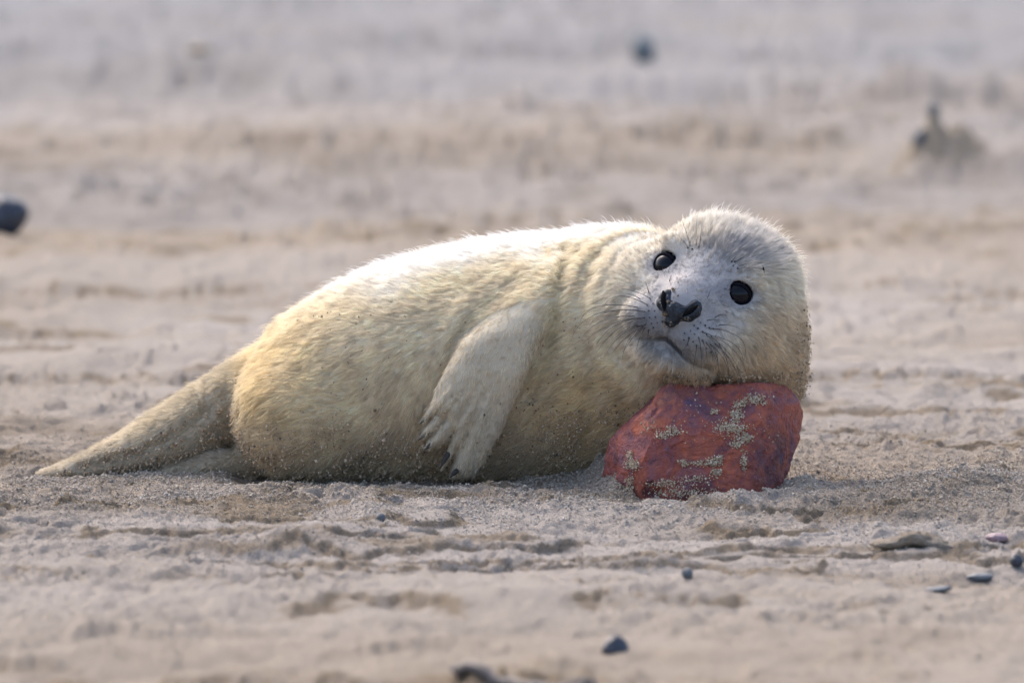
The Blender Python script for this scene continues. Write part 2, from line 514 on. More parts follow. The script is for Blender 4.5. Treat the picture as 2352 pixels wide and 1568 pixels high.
def sdf(p, detail=True):
    p = p.astype(np.float32)
    f = loft(p, *BODY, power=2.15)
    f = smin(f, ell(p, at(692, 950, -.002), (.077, .090, .072)), .03)
    f = smin(f, loft(p, *HIND), .004)
    f = np.minimum(f, capsule(p, at(620, 1045, .035), at(385, 1094, .012), .022, .011))
    for c, r_, k in ELLS:
        f = smin(f, ell(p, c, r_), k)
    m = (p[:, 0] > 0.02) & (p[:, 0] < .24) & (p[:, 1] < .06)
    if m.any():
        pm = p[m]
        rr_ = np.linalg.norm(to_head(pm) - np.array([0, -.03, -.055], np.float32), axis=1)
        wv = sstep(.098, .112, rr_) * (1 - sstep(.15, .20, rr_)) * (1 - sstep(.16, .22, pm[:, 0]))
        f[m] += .0034 * wv * np.cos((rr_ - .100) * 2 * math.pi / (.022 + .1 * (rr_ - .1)) + 1.2 * pm[:, 2] / .1 + 2.2 * noise3(pm, 9, 46)) * (.8 + .7 * noise3(pm, 14, 47))
    m = (p[:, 0] < -0.30) & (p[:, 1] < .06)
    if m.any():
        xz = p[m][:, [0, 2]]
        f[m] += .0042 * np.exp(-(line2(xz, FOLD_D) / .006) ** 2) + .0045 * np.exp(-(line2(xz, FOLD_E) / .007) ** 2)
    m = (p[:, 0] > -0.08) & (p[:, 0] < .10) & (p[:, 1] < .0)
    if m.any():
        xz = p[m][:, [0, 2]]
        f[m] += .0060 * np.exp(-(line2(xz, FOLD_A) / .009) ** 2) + .0065 * np.exp(-(line2(xz, FOLD_B) / .008) ** 2) - .004 * np.exp(-(line2(xz, FOLD_C) / .014) ** 2)
    m = (p[:, 0] > 0.10)
    if m.any():
        pm = p[m]
        g = head_sdf(pm, detail)
        for c, r_, k in HELLS:
            g = smin(g, ell(pm, c, r_), k)
        f[m] = smin(f[m], g, .016)
    m = (p[:, 0] > -0.13) & (p[:, 0] < 0.07) & (p[:, 1] < 0.0)
    if m.any():
        pm = p[m]
        kk = 0.003 + 0.042 * sstep(at(0, 820, -.1)[2], at(0, 670, -.1)[2], pm[:, 2])
        f[m] = smin(f[m], flipper(pm), kk)
    return f
def grad(p, e=0.0012):
    g = np.zeros_like(p, dtype=np.float32)
    for k in range(3):
        d = np.zeros(3, np.float32); d[k] = e
        g[:, k] = (sdf(p + d) - sdf(p - d)) / (2 * e)
    return g
def normals(p, e=0.0015):
    g = grad(p, e)
    return g / (np.linalg.norm(g, axis=1)[:, None] + 1e-9)

def surface_nets(lo, hi, h, func):
    n_ = [int(math.ceil((hi[k] - lo[k]) / h)) + 1 for k in range(3)]
    ax = [lo[k] + h * np.arange(n_[k]) for k in range(3)]
    G = np.empty(n_, np.float32)
    YY, ZZ = np.meshgrid(ax[1], ax[2], indexing='ij')
    step = 24
    for s in range(0, n_[0], step):
        xs_ = ax[0][s:s + step]
        pts = np.empty((len(xs_), n_[1], n_[2], 3), np.float32)
        pts[..., 0] = xs_[:, None, None]; pts[..., 1] = YY; pts[..., 2] = ZZ
        G[s:s + step] = func(pts.reshape(-1, 3)).reshape(len(xs_), n_[1], n_[2])
    S = G < 0
    cnt = np.zeros([k - 1 for k in n_], np.int8)
    for dx in (0, 1):
        for dy in (0, 1):
            for dz in (0, 1):
                cnt += S[dx:n_[0]-1+dx, dy:n_[1]-1+dy, dz:n_[2]-1+dz]
    act = (cnt > 0) & (cnt < 8)
    idx = np.full(act.shape, -1, np.int64)
    ci = np.argwhere(act)
    idx[act] = np.arange(len(ci))
    acc = np.zeros((len(ci), 3)); num = np.zeros(len(ci))
    corners = [(dx, dy, dz) for dx in (0, 1) for dy in (0, 1) for dz in (0, 1)]
    for a_ in corners:
        for k in range(3):
            if a_[k] == 0:
                b_ = list(a_); b_[k] = 1
                va = G[ci[:, 0]+a_[0], ci[:, 1]+a_[1], ci[:, 2]+a_[2]]
                vb = G[ci[:, 0]+b_[0], ci[:, 1]+b_[1], ci[:, 2]+b_[2]]
                m = (va < 0) != (vb < 0)
                t = np.where(m, va / np.where(m, va - vb, 1), 0)
                pt = np.array(a_)[None] + t[:, None] * (np.array(b_) - np.array(a_))[None]
                acc += pt * m[:, None]; num += m
    V_ = (ci + acc / num[:, None]) * h + np.array(lo)
    quads = []
    for k in range(3):
        o1, o2 = [(1, 2), (2, 0), (0, 1)][k]
        sl0 = [slice(None)] * 3; sl1 = [slice(None)] * 3
        sl0[k] = slice(0, -1); sl1[k] = slice(1, None)
        e = np.argwhere(S[tuple(sl0)] != S[tuple(sl1)])
        e = e[(e[:, o1] > 0) & (e[:, o2] > 0) & (e[:, o1] < n_[o1]-1) & (e[:, o2] < n_[o2]-1)]
        inside = S[e[:, 0], e[:, 1], e[:, 2]]
        def c_(d1, d2):
            q = e.copy(); q[:, o1] -= d1; q[:, o2] -= d2
            return idx[q[:, 0], q[:, 1], q[:, 2]]
        qd = np.stack([c_(1, 1), c_(0, 1), c_(0, 0), c_(1, 0)], 1)
        qd[~inside] = qd[~inside][:, ::-1]
        quads.append(qd)
    return V_.astype(np.float32), np.concatenate(quads)
def project(V_, func, it=3, e=0.0008):
    for _ in range(it):
        f = func(V_)
        g = np.zeros_like(V_)
        for k in range(3):
            d = np.zeros(3, np.float32); d[k] = e
            g[:, k] = (func(V_ + d) - func(V_ - d)) / (2 * e)
        V_ = V_ - np.clip(f / ((g * g).sum(1) + 1e-4), -.003, .003)[:, None] * g
    return V_
SV, SF = surface_nets((-0.60, -0.285, -0.03), (0.385, 0.235, 0.335), 0.0036, sdf)
# finer quads over the face
hq = to_head(SV)
facev = (np.abs(hq[:, 0]) < .085) & (hq[:, 1] > -.125) & (hq[:, 1] < .06) & (hq[:, 2] > -.05)
def refine(V_, F_, sel):
    """split each chosen quad 3 x 3, weld by position"""
    q = V_[F_[sel]]
    ts = np.linspace(0, 1, 4)
    rows = []
    for u in ts:
        for v in ts:
            rows.append(q[:, 0]*(1-u)*(1-v) + q[:, 1]*u*(1-v) + q[:, 2]*u*v + q[:, 3]*(1-u)*v)
    pts = np.stack(rows, 1)
    fl = []
    for i in range(3):
        for j in range(3):
            fl.append([i*4+j, (i+1)*4+j, (i+1)*4+j+1, i*4+j+1])
    base = np.arange(len(q)) * 16
    nf = (base[:, None, None] + np.array(fl)[None]).reshape(-1, 4)
    allv = np.concatenate([V_, pts.reshape(-1, 3)])
    allf = np.concatenate([F_[~sel], nf + len(V_)])
    key = np.round(allv / 2e-5).astype(np.int64)
    _, first, inv = np.unique(key, axis=0, return_index=True, return_inverse=True)
    inv = inv.ravel()
    allf = inv[allf]; allv = allv[first]
    used = np.unique(allf)
    remap = np.full(len(allv), -1); remap[used] = np.arange(len(used))
    return allv[used], remap[allf]
SV, SF = refine(SV, SF, facev[SF].all(1))
hq = to_head(SV)
facev = (np.abs(hq[:, 0]) < .09) & (hq[:, 1] > -.13) & (hq[:, 1] < .065) & (hq[:, 2] > -.055)
SV[facev] = project(SV[facev], sdf, 3)

# ------------------------------------------------------------------ coat colour (one rule for skin and hair)
def pxpy(p):
    d = p - CP
    z = d @ CF
    return 1176 + (d @ CR) / z / KPX, 784 - (d @ CU) / z / KPX
ZB, ZT = 0.0, 0.29
def on_flipper(p):
    m = (p[:, 0] > -0.13) & (p[:, 0] < 0.07) & (p[:, 1] < -0.04)
    o = np.zeros(len(p), bool)
    if m.any():
        o[m] = flipper(p[m]) < 0.0045
    return o
def mixc(a, b, t):
    return a * (1 - t[:, None]) + np.asarray(b)[None] * t[:, None]
def coat(p, nrm):
    N = len(p)
    z = p[:, 2]; x = p[:, 0]
    n1 = noise3(p, 14, 41); n2 = noise3(p, 38, 42)
    c = np.tile(np.array([.86, .765, .59]), (N, 1))
    top_lit = sstep(.72, 1.05, nrm[:, 2] + 0.12 * n1)
    c = mixc(c, (.91, .90, .87), top_lit)  # painted top light: upward-facing fur is whitened in its colour
    flank = (1 - sstep(.07, .21, z + .03 * n1)) * (1 - top_lit)
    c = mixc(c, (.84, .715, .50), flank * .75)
    n0 = noise3(p * np.array([1, 1, .6]), 22, 45)
    c = mixc(c, (.62, .49, .30), np.clip((.9 * n0 + .5 * n2 - .12) * (1 - top_lit) * (1 - sstep(.10, .22, z)), 0, .5))
    rear = np.exp(-((x + .29) / .07) ** 2 - ((z - .12) / .09) ** 2)
    c = mixc(c, (.70, .56, .30), np.clip(rear * (.55 + .4 * n2), 0, .8))
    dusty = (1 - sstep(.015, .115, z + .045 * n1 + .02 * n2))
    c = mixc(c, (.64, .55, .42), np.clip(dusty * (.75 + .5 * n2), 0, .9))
    chest = np.exp(-((x - .085) / .06) ** 2 - ((z - .09) / .06) ** 2)
    c = mixc(c, (.70, .55, .30), np.clip(chest * (.7 + .5 * n2), 0, .75))
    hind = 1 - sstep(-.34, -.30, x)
    c = mixc(c, (.54, .48, .37), hind * .85 * (1 - .8 * top_lit))
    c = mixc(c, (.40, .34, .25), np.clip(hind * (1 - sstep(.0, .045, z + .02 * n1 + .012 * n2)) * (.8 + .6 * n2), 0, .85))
    fl = on_flipper(p)
    c[fl] = mixc(c[fl], (.83, .725, .55), .9 * (1 - .6 * sstep(.17, .23, z[fl])))
    lowf = fl & (z < .10)
    c[lowf] = mixc(c[lowf], (.74, .67, .54), np.full(lowf.sum(), .5))
    gx_, gy_ = pxpy(p)
    # yellow-green stain in the fold behind the neck
    st = np.exp(-(((gx_ - 1283 + (gy_ - 720) * .12) / 16) ** 2)) * np.exp(-((gy_ - 740) / 110) ** 2) * (p[:, 1] < 0)
    c = mixc(c, (.60, .55, .28), np.clip(st * .38, 0, 1) * ~fl)
    # head
    q = to_head(p)
    hm = 1 - sstep(.10, .135, np.linalg.norm((q - np.array([0, -.02, -.06])) * np.array([.95, .95, .8]), axis=1))
    c = mixc(c, (.83, .775, .67), hm * .7)
    face = np.exp(-((q[:, 0] / .058) ** 2 + ((q[:, 1] + .02) / .062) ** 2) ** 2) * (q[:, 2] > -.06)
    c = mixc(c, (.60, .56, .54), face)
    n3 = noise3(p, 95, 43); n4 = noise3(p, 220, 44)
    c = mixc(c, (.36, .36, .38), np.clip(face * (.30 + .65 * n2 + .6 * n3), 0, .7))
    muz = np.exp(-((q[:, 0] / .056) ** 2 + ((q[:, 1] + .066) / .03) ** 2) ** 2) * (q[:, 2] > -.03)
    c = mixc(c, (.33, .33, .345), muz * .9)
    c = mixc(c, (.20, .20, .22), np.clip(muz * (.2 + .6 * n3 + .5 * n4), 0, .6))
    crown = np.exp(-((q[:, 0] - .028) / .040) ** 2 - ((q[:, 1] - .058) / .022) ** 2) * (q[:, 2] > -.1)
    c = mixc(c, (.48, .48, .52), np.clip(crown * (.75 + .4 * n2), 0, .85))
    tan = sstep(.055, .10, q[:, 0]) * (1 - sstep(-.02, .03, q[:, 1])) * (x > .2) * (z > .05)
    c = mixc(c, (.74, .59, .39), tan * .85)
    tan2 = np.exp(-((gx_ - 1840) / 26) ** 2) * sstep(700, 800, gy_) * (x > .25)
    c = mixc(c, (.52, .43, .32), np.clip(tan2 * (.6 + .6 * n2), 0, .8))
    chin = np.exp(-((gy_ - 856) / 22) ** 2) * sstep(1480, 1540, gx_) * (p[:, 1] < -.1)
    c = mixc(c, (.66, .52, .35), np.clip(chin, 0, .8))
    for e in EYES:
        d = np.linalg.norm((q - np.array(e)) * np.array([.85, 1.1, .5]), axis=1)
        c = mixc(c, (.27, .275, .30), (1 - sstep(.0145, .026, d + .004 * n2)) * .8 * (q[:, 2] > -.06))
    tear = np.exp(-((q[:, 0] - .026) / .011) ** 2 - ((q[:, 1] + .018) / .022) ** 2) * (q[:, 2] > -.03)
    c = mixc(c, (.33, .33, .36), np.clip(tear * (.6 + .6 * n2), 0, .8))
    bag = np.exp(-((q[:, 0] - .058) / .016) ** 2 - ((q[:, 1] + .024) / .012) ** 2) * (q[:, 2] > -.05)
    c = mixc(c, (.42, .40, .39), np.clip(bag * (.6 + .6 * n3), 0, .7))
    sn = np.exp(-((q[:, 0] / .030) ** 2 + ((q[:, 1] + .043) / .024) ** 2) ** 2) * (q[:, 2] > .0)
    c = mixc(c, (.42, .43, .45), np.clip(sn * .8, 0, 1))
    g = line2(q, MOUTH)
    wide = .0020 * np.exp(-((q[:, 0] - .006) / .016) ** 2)
    lip = np.exp(-((q[:, 0] - .004) / .030) ** 2 - ((q[:, 1] + .088) / .010) ** 2) * (q[:, 2] > -.01)
    c = mixc(c, (.42, .42, .43), np.clip(lip * .55, 0, 1))
    g = np.minimum(g - wide, line2(q, PHIL) + .0012)
    c = mixc(c, (.06, .06, .07), (1 - sstep(.0004, .0030, g)) * (q[:, 2] > -.03) * (.30 + .50 * np.exp(-((q[:, 0] - .006) / .018) ** 2)))
    return c * np.array([1.0, .99, .97])

SN = normals(SV)
skin, nt, b, out = new_mat('pup_skin')
nt.links.new(attr(nt, 'tint').outputs['Color'], b.inputs['Base Color'])
b.inputs['Roughness'].default_value = 0.85
b.inputs['Specular IOR Level'].default_value = 0.2
n_bump(nt, n_noise(nt, coords(nt), 600, 2), 0.0006, 0.6, b.inputs['Normal'])

SQ = to_head(SV)
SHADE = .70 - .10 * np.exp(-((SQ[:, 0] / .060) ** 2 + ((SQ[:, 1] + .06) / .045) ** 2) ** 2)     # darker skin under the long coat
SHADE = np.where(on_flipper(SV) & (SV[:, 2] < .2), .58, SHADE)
seal = empty('seal_pup', (0, 0.04, 0))
tag(seal, 'cream white furry seal pup lying on sand with its chin on a red stone', 'seal')
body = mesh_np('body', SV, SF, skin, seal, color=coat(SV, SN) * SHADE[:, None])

# ------------------------------------------------------------------ fur
def fur_strands(count):
    tri = np.concatenate([SF[:, [0, 1, 2]], SF[:, [0, 2, 3]]])
    A, B, C = SV[tri[:, 0]], SV[tri[:, 1]], SV[tri[:, 2]]
    cr = np.cross(B - A, C - A)
    area = np.linalg.norm(cr, axis=1) / 2
    nz = cr / (2 * area[:, None] + 1e-12)
    cen = (A + B + C) / 3
    view = (CP - cen); view /= np.linalg.norm(view, axis=1)[:, None]
    facing = (nz * view).sum(1)
    wgt = area * np.where(facing > -0.25, 1.0, 0.18) * (cen[:, 2] > -0.012)
    qh = to_head(cen)
    isface = (np.linalg.norm(qh - np.array([0, -.03, -.02]), axis=1) < .10)
    wgt = wgt * np.where(isface, 2.2, 1.0)
    pk = RNG.choice(len(tri), count, p=wgt / wgt.sum())
    u, v = RNG.random(count), RNG.random(count)
    fl = u + v > 1
    u[fl], v[fl] = 1 - u[fl], 1 - v[fl]
    p = A[pk] + u[:, None] * (B[pk] - A[pk]) + v[:, None] * (C[pk] - A[pk])
    return p.astype(np.float32)
N_FUR = 300000
fp = fur_strands(N_FUR)
fnm = normals(fp)
fq = to_head(fp)
keep = np.ones(len(fp), bool)
for e in EYES:
    keep &= np.linalg.norm(fq - np.array(e, np.float32), axis=1) > EYE_R + .0012
keep &= ~((((fq[:, 0]) / .0262) ** 2 + ((fq[:, 1] + .037) / .0195) ** 2 < 1) & (fq[:, 2] > .02))
gm = line2(fq, MOUTH)
keep &= ~((gm < .0022 + .001 * (np.abs(fq[:, 0] - .008) < .02)) & (fq[:, 2] > -.02))
fp, fnm, fq, gm = fp[keep], fnm[keep], fq[keep], gm[keep]
NF = len(fp)
isfl = on_flipper(fp)
hd = np.linalg.norm((fq - np.array([0, -.02, -.06])), axis=1)
headw = (1 - sstep(.095, .15, hd)) * (fp[:, 0] > .12)
headw = np.maximum(headw, ((fp[:, 0] > .27) & (fp[:, 2] > .05)) * 1.0)
facew = np.exp(-((fq[:, 0] / .064) ** 2 + ((fq[:, 1] + .025) / .066) ** 2) ** 2) * (fq[:, 2] > -.07)
muzw = np.exp(-((fq[:, 0] / .060) ** 2 + ((fq[:, 1] + .055) / .029) ** 2) ** 2) * (fq[:, 2] > -.03)
# flow of the coat
flow = np.tile(np.array([-.80, 0, -.55], np.float32), (NF, 1))
flow[:, 0] += .6 * noise3(fp, 9, 51); flow[:, 2] += .6 * noise3(fp, 9, 52); flow[:, 1] += .4 * noise3(fp, 9, 53)
hindw = (fp[:, 0] < -.32)
flow[hindw] = np.array([-.9, -.05, -.42], np.float32)
nosep = from_head(0, -.035, .03)
hfl = fp - nosep
hfl /= np.linalg.norm(hfl, axis=1)[:, None] + 1e-9
hfl[:, 2] -= .35 * sstep(.02, .09, fq[:, 0])
flow = flow * (1 - headw[:, None]) + hfl * headw[:, None]
flow[isfl] = np.array([-.42, -.05, -.85], np.float32) + .25 * np.c_[noise3(fp[isfl], 30, 54), noise3(fp[isfl], 30, 55) * 0, noise3(fp[isfl], 30, 56)]
flow += .30 * np.c_[noise3(fp, 60, 57), noise3(fp, 60, 58), noise3(fp, 60, 59)]
flow -= (flow * fnm).sum(1)[:, None] * fnm
flow /= np.linalg.norm(flow, axis=1)[:, None] + 1e-9
# lengths and lift
ln = np.full(NF, .0145, np.float32)
upn = fnm[:, 2]
lift = .28 + .42 * sstep(.35, .9, upn)
crownw = headw * sstep(.02, .06, fq[:, 1])
ln = ln * (1 - headw) + .0115 * headw
ln += .0085 * crownw
lift = lift * (1 - headw) + (.30 + .55 * crownw) * headw
ln = ln * (1 - .62 * facew); lift = lift * (1 - .45 * facew)
ln = ln * (1 - muzw) + .0032 * muzw
ln[isfl] = .0080; lift[isfl] = .12
digits = isfl & (fp[:, 2] < .085) & (fp[:, 0] < -.055)
ln[digits] = .0085; lift[digits] = .06
ln[hindw] *= .72 * (.45 + .55 * sstep(-.56, -.44, fp[hindw, 0]))
lowb = (fp[:, 2] < .06) & ~isfl & (headw < .3)
ln[lowb] *= .85
for e in EYES:
    d = np.linalg.norm(fq - np.array(e, np.float32), axis=1)
    ln *= .45 + .55 * sstep(.018, .034, d)
ln *= RNG.uniform(.6, 1.12, NF) * (1 + .18 * noise3(fp, 70, 61))
stray = RNG.random(NF) < .045
ln[stray] *= 1.5; lift[stray] += .3
lift = lift * RNG.uniform(.6, 1.4, NF)
# tufts: neighbouring strands lean to a shared tip
cell = .0042
jit = .004 * np.c_[noise3(fp, 90, 62), noise3(fp, 90, 63), noise3(fp, 90, 64)]
key = np.floor((fp + jit) / cell).astype(np.int64)
_, inv = np.unique(key, axis=0, return_inverse=True)
inv = inv.ravel()
cnt = np.bincount(inv).astype(np.float32)
mean = np.stack([np.bincount(inv, fp[:, k]) / cnt for k in range(3)], 1).astype(np.float32)
crand = RNG.normal(size=(len(cnt), 3)).astype(np.float32)
dirn = flow + fnm * lift[:, None] + .16 * crand[inv] + .16 * RNG.normal(size=(NF, 3))
dirn /= np.linalg.norm(dirn, axis=1)[:, None]
NP = 5
pts = np.empty((NF, NP, 3), np.float32)
pull = (.50 * (1 - .7 * facew))[:, None] * np.clip(RNG.normal(1, .35, NF), 0, 1.5)[:, None]
cdir = np.stack([np.bincount(inv, dirn[:, k]) / cnt for k in range(3)], 1).astype(np.float32)
tipshare = mean[inv] + cdir[inv] * ln[:, None]
for k in range(NP):
    t = k / (NP - 1)
    s = fp - fnm * .0006 + dirn * (ln * t)[:, None]
    s = s + fnm * (ln * .20 * lift * t * (1 - t) * 2)[:, None]
    s[:, 2] -= ln * .10 * t * t
    s = s + (tipshare - (fp + dirn * ln[:, None])) * pull * (t ** 1.6)
    pts[:, k] = s
prof = np.array([1.0, .95, .85, .62, .12], np.float32)
rad = (RNG.uniform(.75, 1.25, NF) * .00015 * np.where(muzw > .5, .7, 1.0))[:, None] * prof[None]
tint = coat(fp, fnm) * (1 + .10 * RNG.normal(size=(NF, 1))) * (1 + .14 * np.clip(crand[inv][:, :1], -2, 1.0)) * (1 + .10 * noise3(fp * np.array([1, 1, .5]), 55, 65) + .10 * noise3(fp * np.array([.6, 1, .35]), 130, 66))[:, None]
fz = np.maximum(facew, muzw)
tint = tint * (1 - .48 * fz * (RNG.random(NF) < .34))[:, None]
tint = tint * np.where(isfl & (RNG.random(NF) < .14), .72, 1.0)[:, None]
tint = np.clip(tint, .03, .93)
crv = bpy.data.hair_curves.new('fur')
crv.add_curves([NP] * NF)
crv.position_data.foreach_set('vector', (pts.reshape(-1, 3) - np.array(seal.location, np.float32) * 0).ravel())
ra = crv.attributes.get('radius') or crv.attributes.new('radius', 'FLOAT', 'POINT')
ra.data.foreach_set('value', rad.astype(np.float32).ravel())
ta = crv.attributes.new('tint', 'FLOAT_COLOR', 'CURVE')
ta.data.foreach_set('color', np.c_[tint, np.ones(NF)].astype(np.float32).ravel())
hair, nt, b, out = new_mat('pup_fur')
nt.nodes.remove(b)
dif = nt.nodes.new('ShaderNodeBsdfDiffuse'); trn = nt.nodes.new('ShaderNodeBsdfTranslucent')
glo = nt.nodes.new('ShaderNodeBsdfGlossy'); glo.inputs['Roughness'].default_value = .45
glo.inputs['Color'].default_value = (1, 1, 1, 1)
mx = nt.nodes.new('ShaderNodeMixShader'); mx.inputs[0].default_value = .48
mx2 = nt.nodes.new('ShaderNodeMixShader'); mx2.inputs[0].default_value = .05
tc = attr(nt, 'tint').outputs['Color']
nt.links.new(tc, dif.inputs['Color']); nt.links.new(tc, trn.inputs['Color'])
nt.links.new(dif.outputs[0], mx.inputs[1]); nt.links.new(trn.outputs[0], mx.inputs[2])
nt.links.new(mx.outputs[0], mx2.inputs[1]); nt.links.new(glo.outputs[0], mx2.inputs[2])
nt.links.new(mx2.outputs[0], out.inputs['Surface'])
crv.materials.append(hair)
fur = bpy.data.objects.new('fur', crv)
COL.objects.link(fur)
fur.parent = seal
fur.matrix_parent_inverse = Matrix.Translation(seal.location).inverted()
fur['kind'] = 'stuff'

# ------------------------------------------------------------------ eyes, nose, whiskers, claws
seal_bvh = BVHTree.FromPolygons([Vector(v) for v in SV.tolist()], SF.tolist())
def on_seal(px, py):
    hit, nrm, _, _ = seal_bvh.ray_cast(Vector(CP), Vector(ray(px, py)))
    return (np.array(hit), np.array(nrm)) if hit else (None, None)

eye_m, nt, b, out = new_mat('wet_black_eye')
b.inputs['Base Color'].default_value = (.004, .0045, .008, 1)
b.inputs['Roughness'].default_value = .04
b.inputs['IOR'].default_value = 1.27
lid_m, nt, b, out = new_mat('dark_eyelid')
nt.links.new(n_ramp(nt, n_noise(nt, coords(nt), 300), [(.3, (.004, .004, .007)), (.7, (.010, .010, .015))]), b.inputs['Base Color'])
b.inputs['Roughness'].default_value = .9
b.inputs['Specular IOR Level'].default_value = .05
def uv_sphere(c, r_, nu=40, nv=24):
    V_, F_ = [], []
    for j in range(nv + 1):
        th = math.pi * j / nv
        for i in range(nu):
            ph = 2 * math.pi * i / nu
            V_.append(c + r_ * np.array([math.sin(th) * math.cos(ph), math.sin(th) * math.sin(ph), math.cos(th)]))
    for j in range(nv):
        for i in range(nu):
            F_.append([j*nu+i, (j+1)*nu+i, (j+1)*nu+(i+1) % nu, j*nu+(i+1) % nu])
    return np.array(V_), np.array(F_)
def tube(points, radii, sides=6):
    P_ = np.array(points, float); V_, F_ = [], []
    for k in range(len(P_)):
        t = P_[min(k + 1, len(P_) - 1)] - P_[max(k - 1, 0)]
        t /= np.linalg.norm(t) + 1e-12
        a = np.cross(t, [0.3, 1, 0.2]); a /= np.linalg.norm(a); b_ = np.cross(t, a)
        for i in range(sides):
            an = 2 * math.pi * i / sides
            V_.append(P_[k] + radii[k] * (math.cos(an) * a + math.sin(an) * b_))
    for k in range(len(P_) - 1):
        for i in range(sides):
            F_.append([k*sides+i, k*sides+(i+1) % sides, (k+1)*sides+(i+1) % sides, (k+1)*sides+i])
    return np.array(V_), np.array(F_)
for e in EYES:
    c = from_head(*e)
    V, F = uv_sphere(c, EYE_R)
    eye = mesh_np('eye', V, F, eye_m, seal)
    s = 1 if e[0] > 0 else -1
    ax_l = np.array([s * .30, .02, 1.0]); ax_l /= np.linalg.norm(ax_l)
    u_l = np.cross([0, 1, 0], ax_l); u_l /= np.linalg.norm(u_l); v_l = np.cross(ax_l, u_l)
    ring, radii = [], []
    for i in range(49):
        t = 2 * math.pi * i / 48
        rr = .0147 * (1 - .13 * math.sin(t) ** 2) * (1 + .06 * max(0, math.cos(t) * -s) ** 6)
        hgt = math.sqrt(max(EYE_R ** 2 - rr ** 2, 1e-8)) + .0004
        l = np.array(e) + u_l * rr * math.cos(t) + v_l * rr * math.sin(t) + ax_l * hgt
        ring.append(from_head(*l)); radii.append(.0012 + .0009 * max(0, math.sin(t)) + .0010 * max(0, -s * math.cos(t)) ** 4)
    V, F = tube(ring, radii, 8)
    lid = mesh_np('eyelid', V, F, lid_m, None)
    lid.parent = eye
    lid.matrix_parent_inverse = Matrix.Translation(seal.location).inverted() @ Matrix.Identity(4)
    lid.matrix_parent_inverse = Matrix.Identity(4)

# nose leather with two slanting nostrils
nose_m, nt, b, out = new_mat('nose_leather')
v = coords(nt)
ncol = n_ramp(nt, n_noise(nt, v, 190, 4, .7), [(.38, (.006, .009, .014)), (.60, (.018, .025, .035)), (.66, (.06, .065, .07)), (.70, (.42, .37, .29))])
nt.links.new(ncol, b.inputs['Base Color'])
b.inputs['Roughness'].default_value = .42
b.inputs['Specular IOR Level'].default_value = .3
n_bump(nt, n_noise(nt, v, 700, 3), .0006, .8, b.inputs['Normal'])
NC = np.array([0, -.043, .0375], np.float32)
def nose_sdf(q):
    q = (q - np.array([0, .005, .0016], np.float32) - NC) / 1.04 + NC
    f = ell(q, (0, -.0445, .0375), (.0190, .0125, .0140))
    for s in (-1, 1):
        f = smin(f, ell(q, (s * .0165, -.0385, .0365), (.0092, .0125, .0125)), .006)
    f = smin(f, ell(q, (0, -.0565, .040), (.0070, .0085, .0085)), .006)
    for s in (-1, 1):
        f = smax(f, -capsule(q, (s * .0105, -.0495, .0525), (s * .0215, -.0295, .0465), .0032, .0040), .003)
    f = smax(f, -capsule(q, (0, -.030, .056), (0, -.062, .0535), .0026, .0014), .004)
    f = f + .0011 * noise3(q, 130, 48) + .0005 * noise3(q, 330, 49)
    return f
V, F = surface_nets((-.034, -.072, .012), (.034, -.012, .060), .0010, nose_sdf)
V = V @ HM + HO
nose = mesh_np('nose', V, F, nose_m, seal)
black_m, nt, b, out = new_mat('dark_cavity')
b.inputs['Base Color'].default_value = (.003, .003, .004, 1)
b.inputs['Roughness'].default_value = .8
b.inputs['Specular IOR Level'].default_value = .1
for sgn in (-1, 1):
    pl = [from_head(sgn * (.0110 + .0114 * t), -.0438 + .0198 * t, .0497 - .0047 * t) for t in np.linspace(0, 1, 9)]
    V, F = tube(pl, [.0007, .0021, .0030, .0035, .0037, .0036, .0031, .0021, .0007], 10)
    o = mesh_np('nostril', V, F, black_m, None)
    o.parent = nose
e_hit, e_n = on_seal(1749, 624)
if e_hit is not None:
    ea, eb = e_hit + .004 * HU - .003 * HR + e_n * .004, e_hit - .004 * HU + .003 * HR + e_n * .004
    V, F = tube([ea + (eb - ea) * t for t in np.linspace(0, 1, 7)], [.0002, .0006, .0009, .0010, .0009, .0006, .0002], 8)
    mesh_np('ear_opening', V, F, black_m, seal)

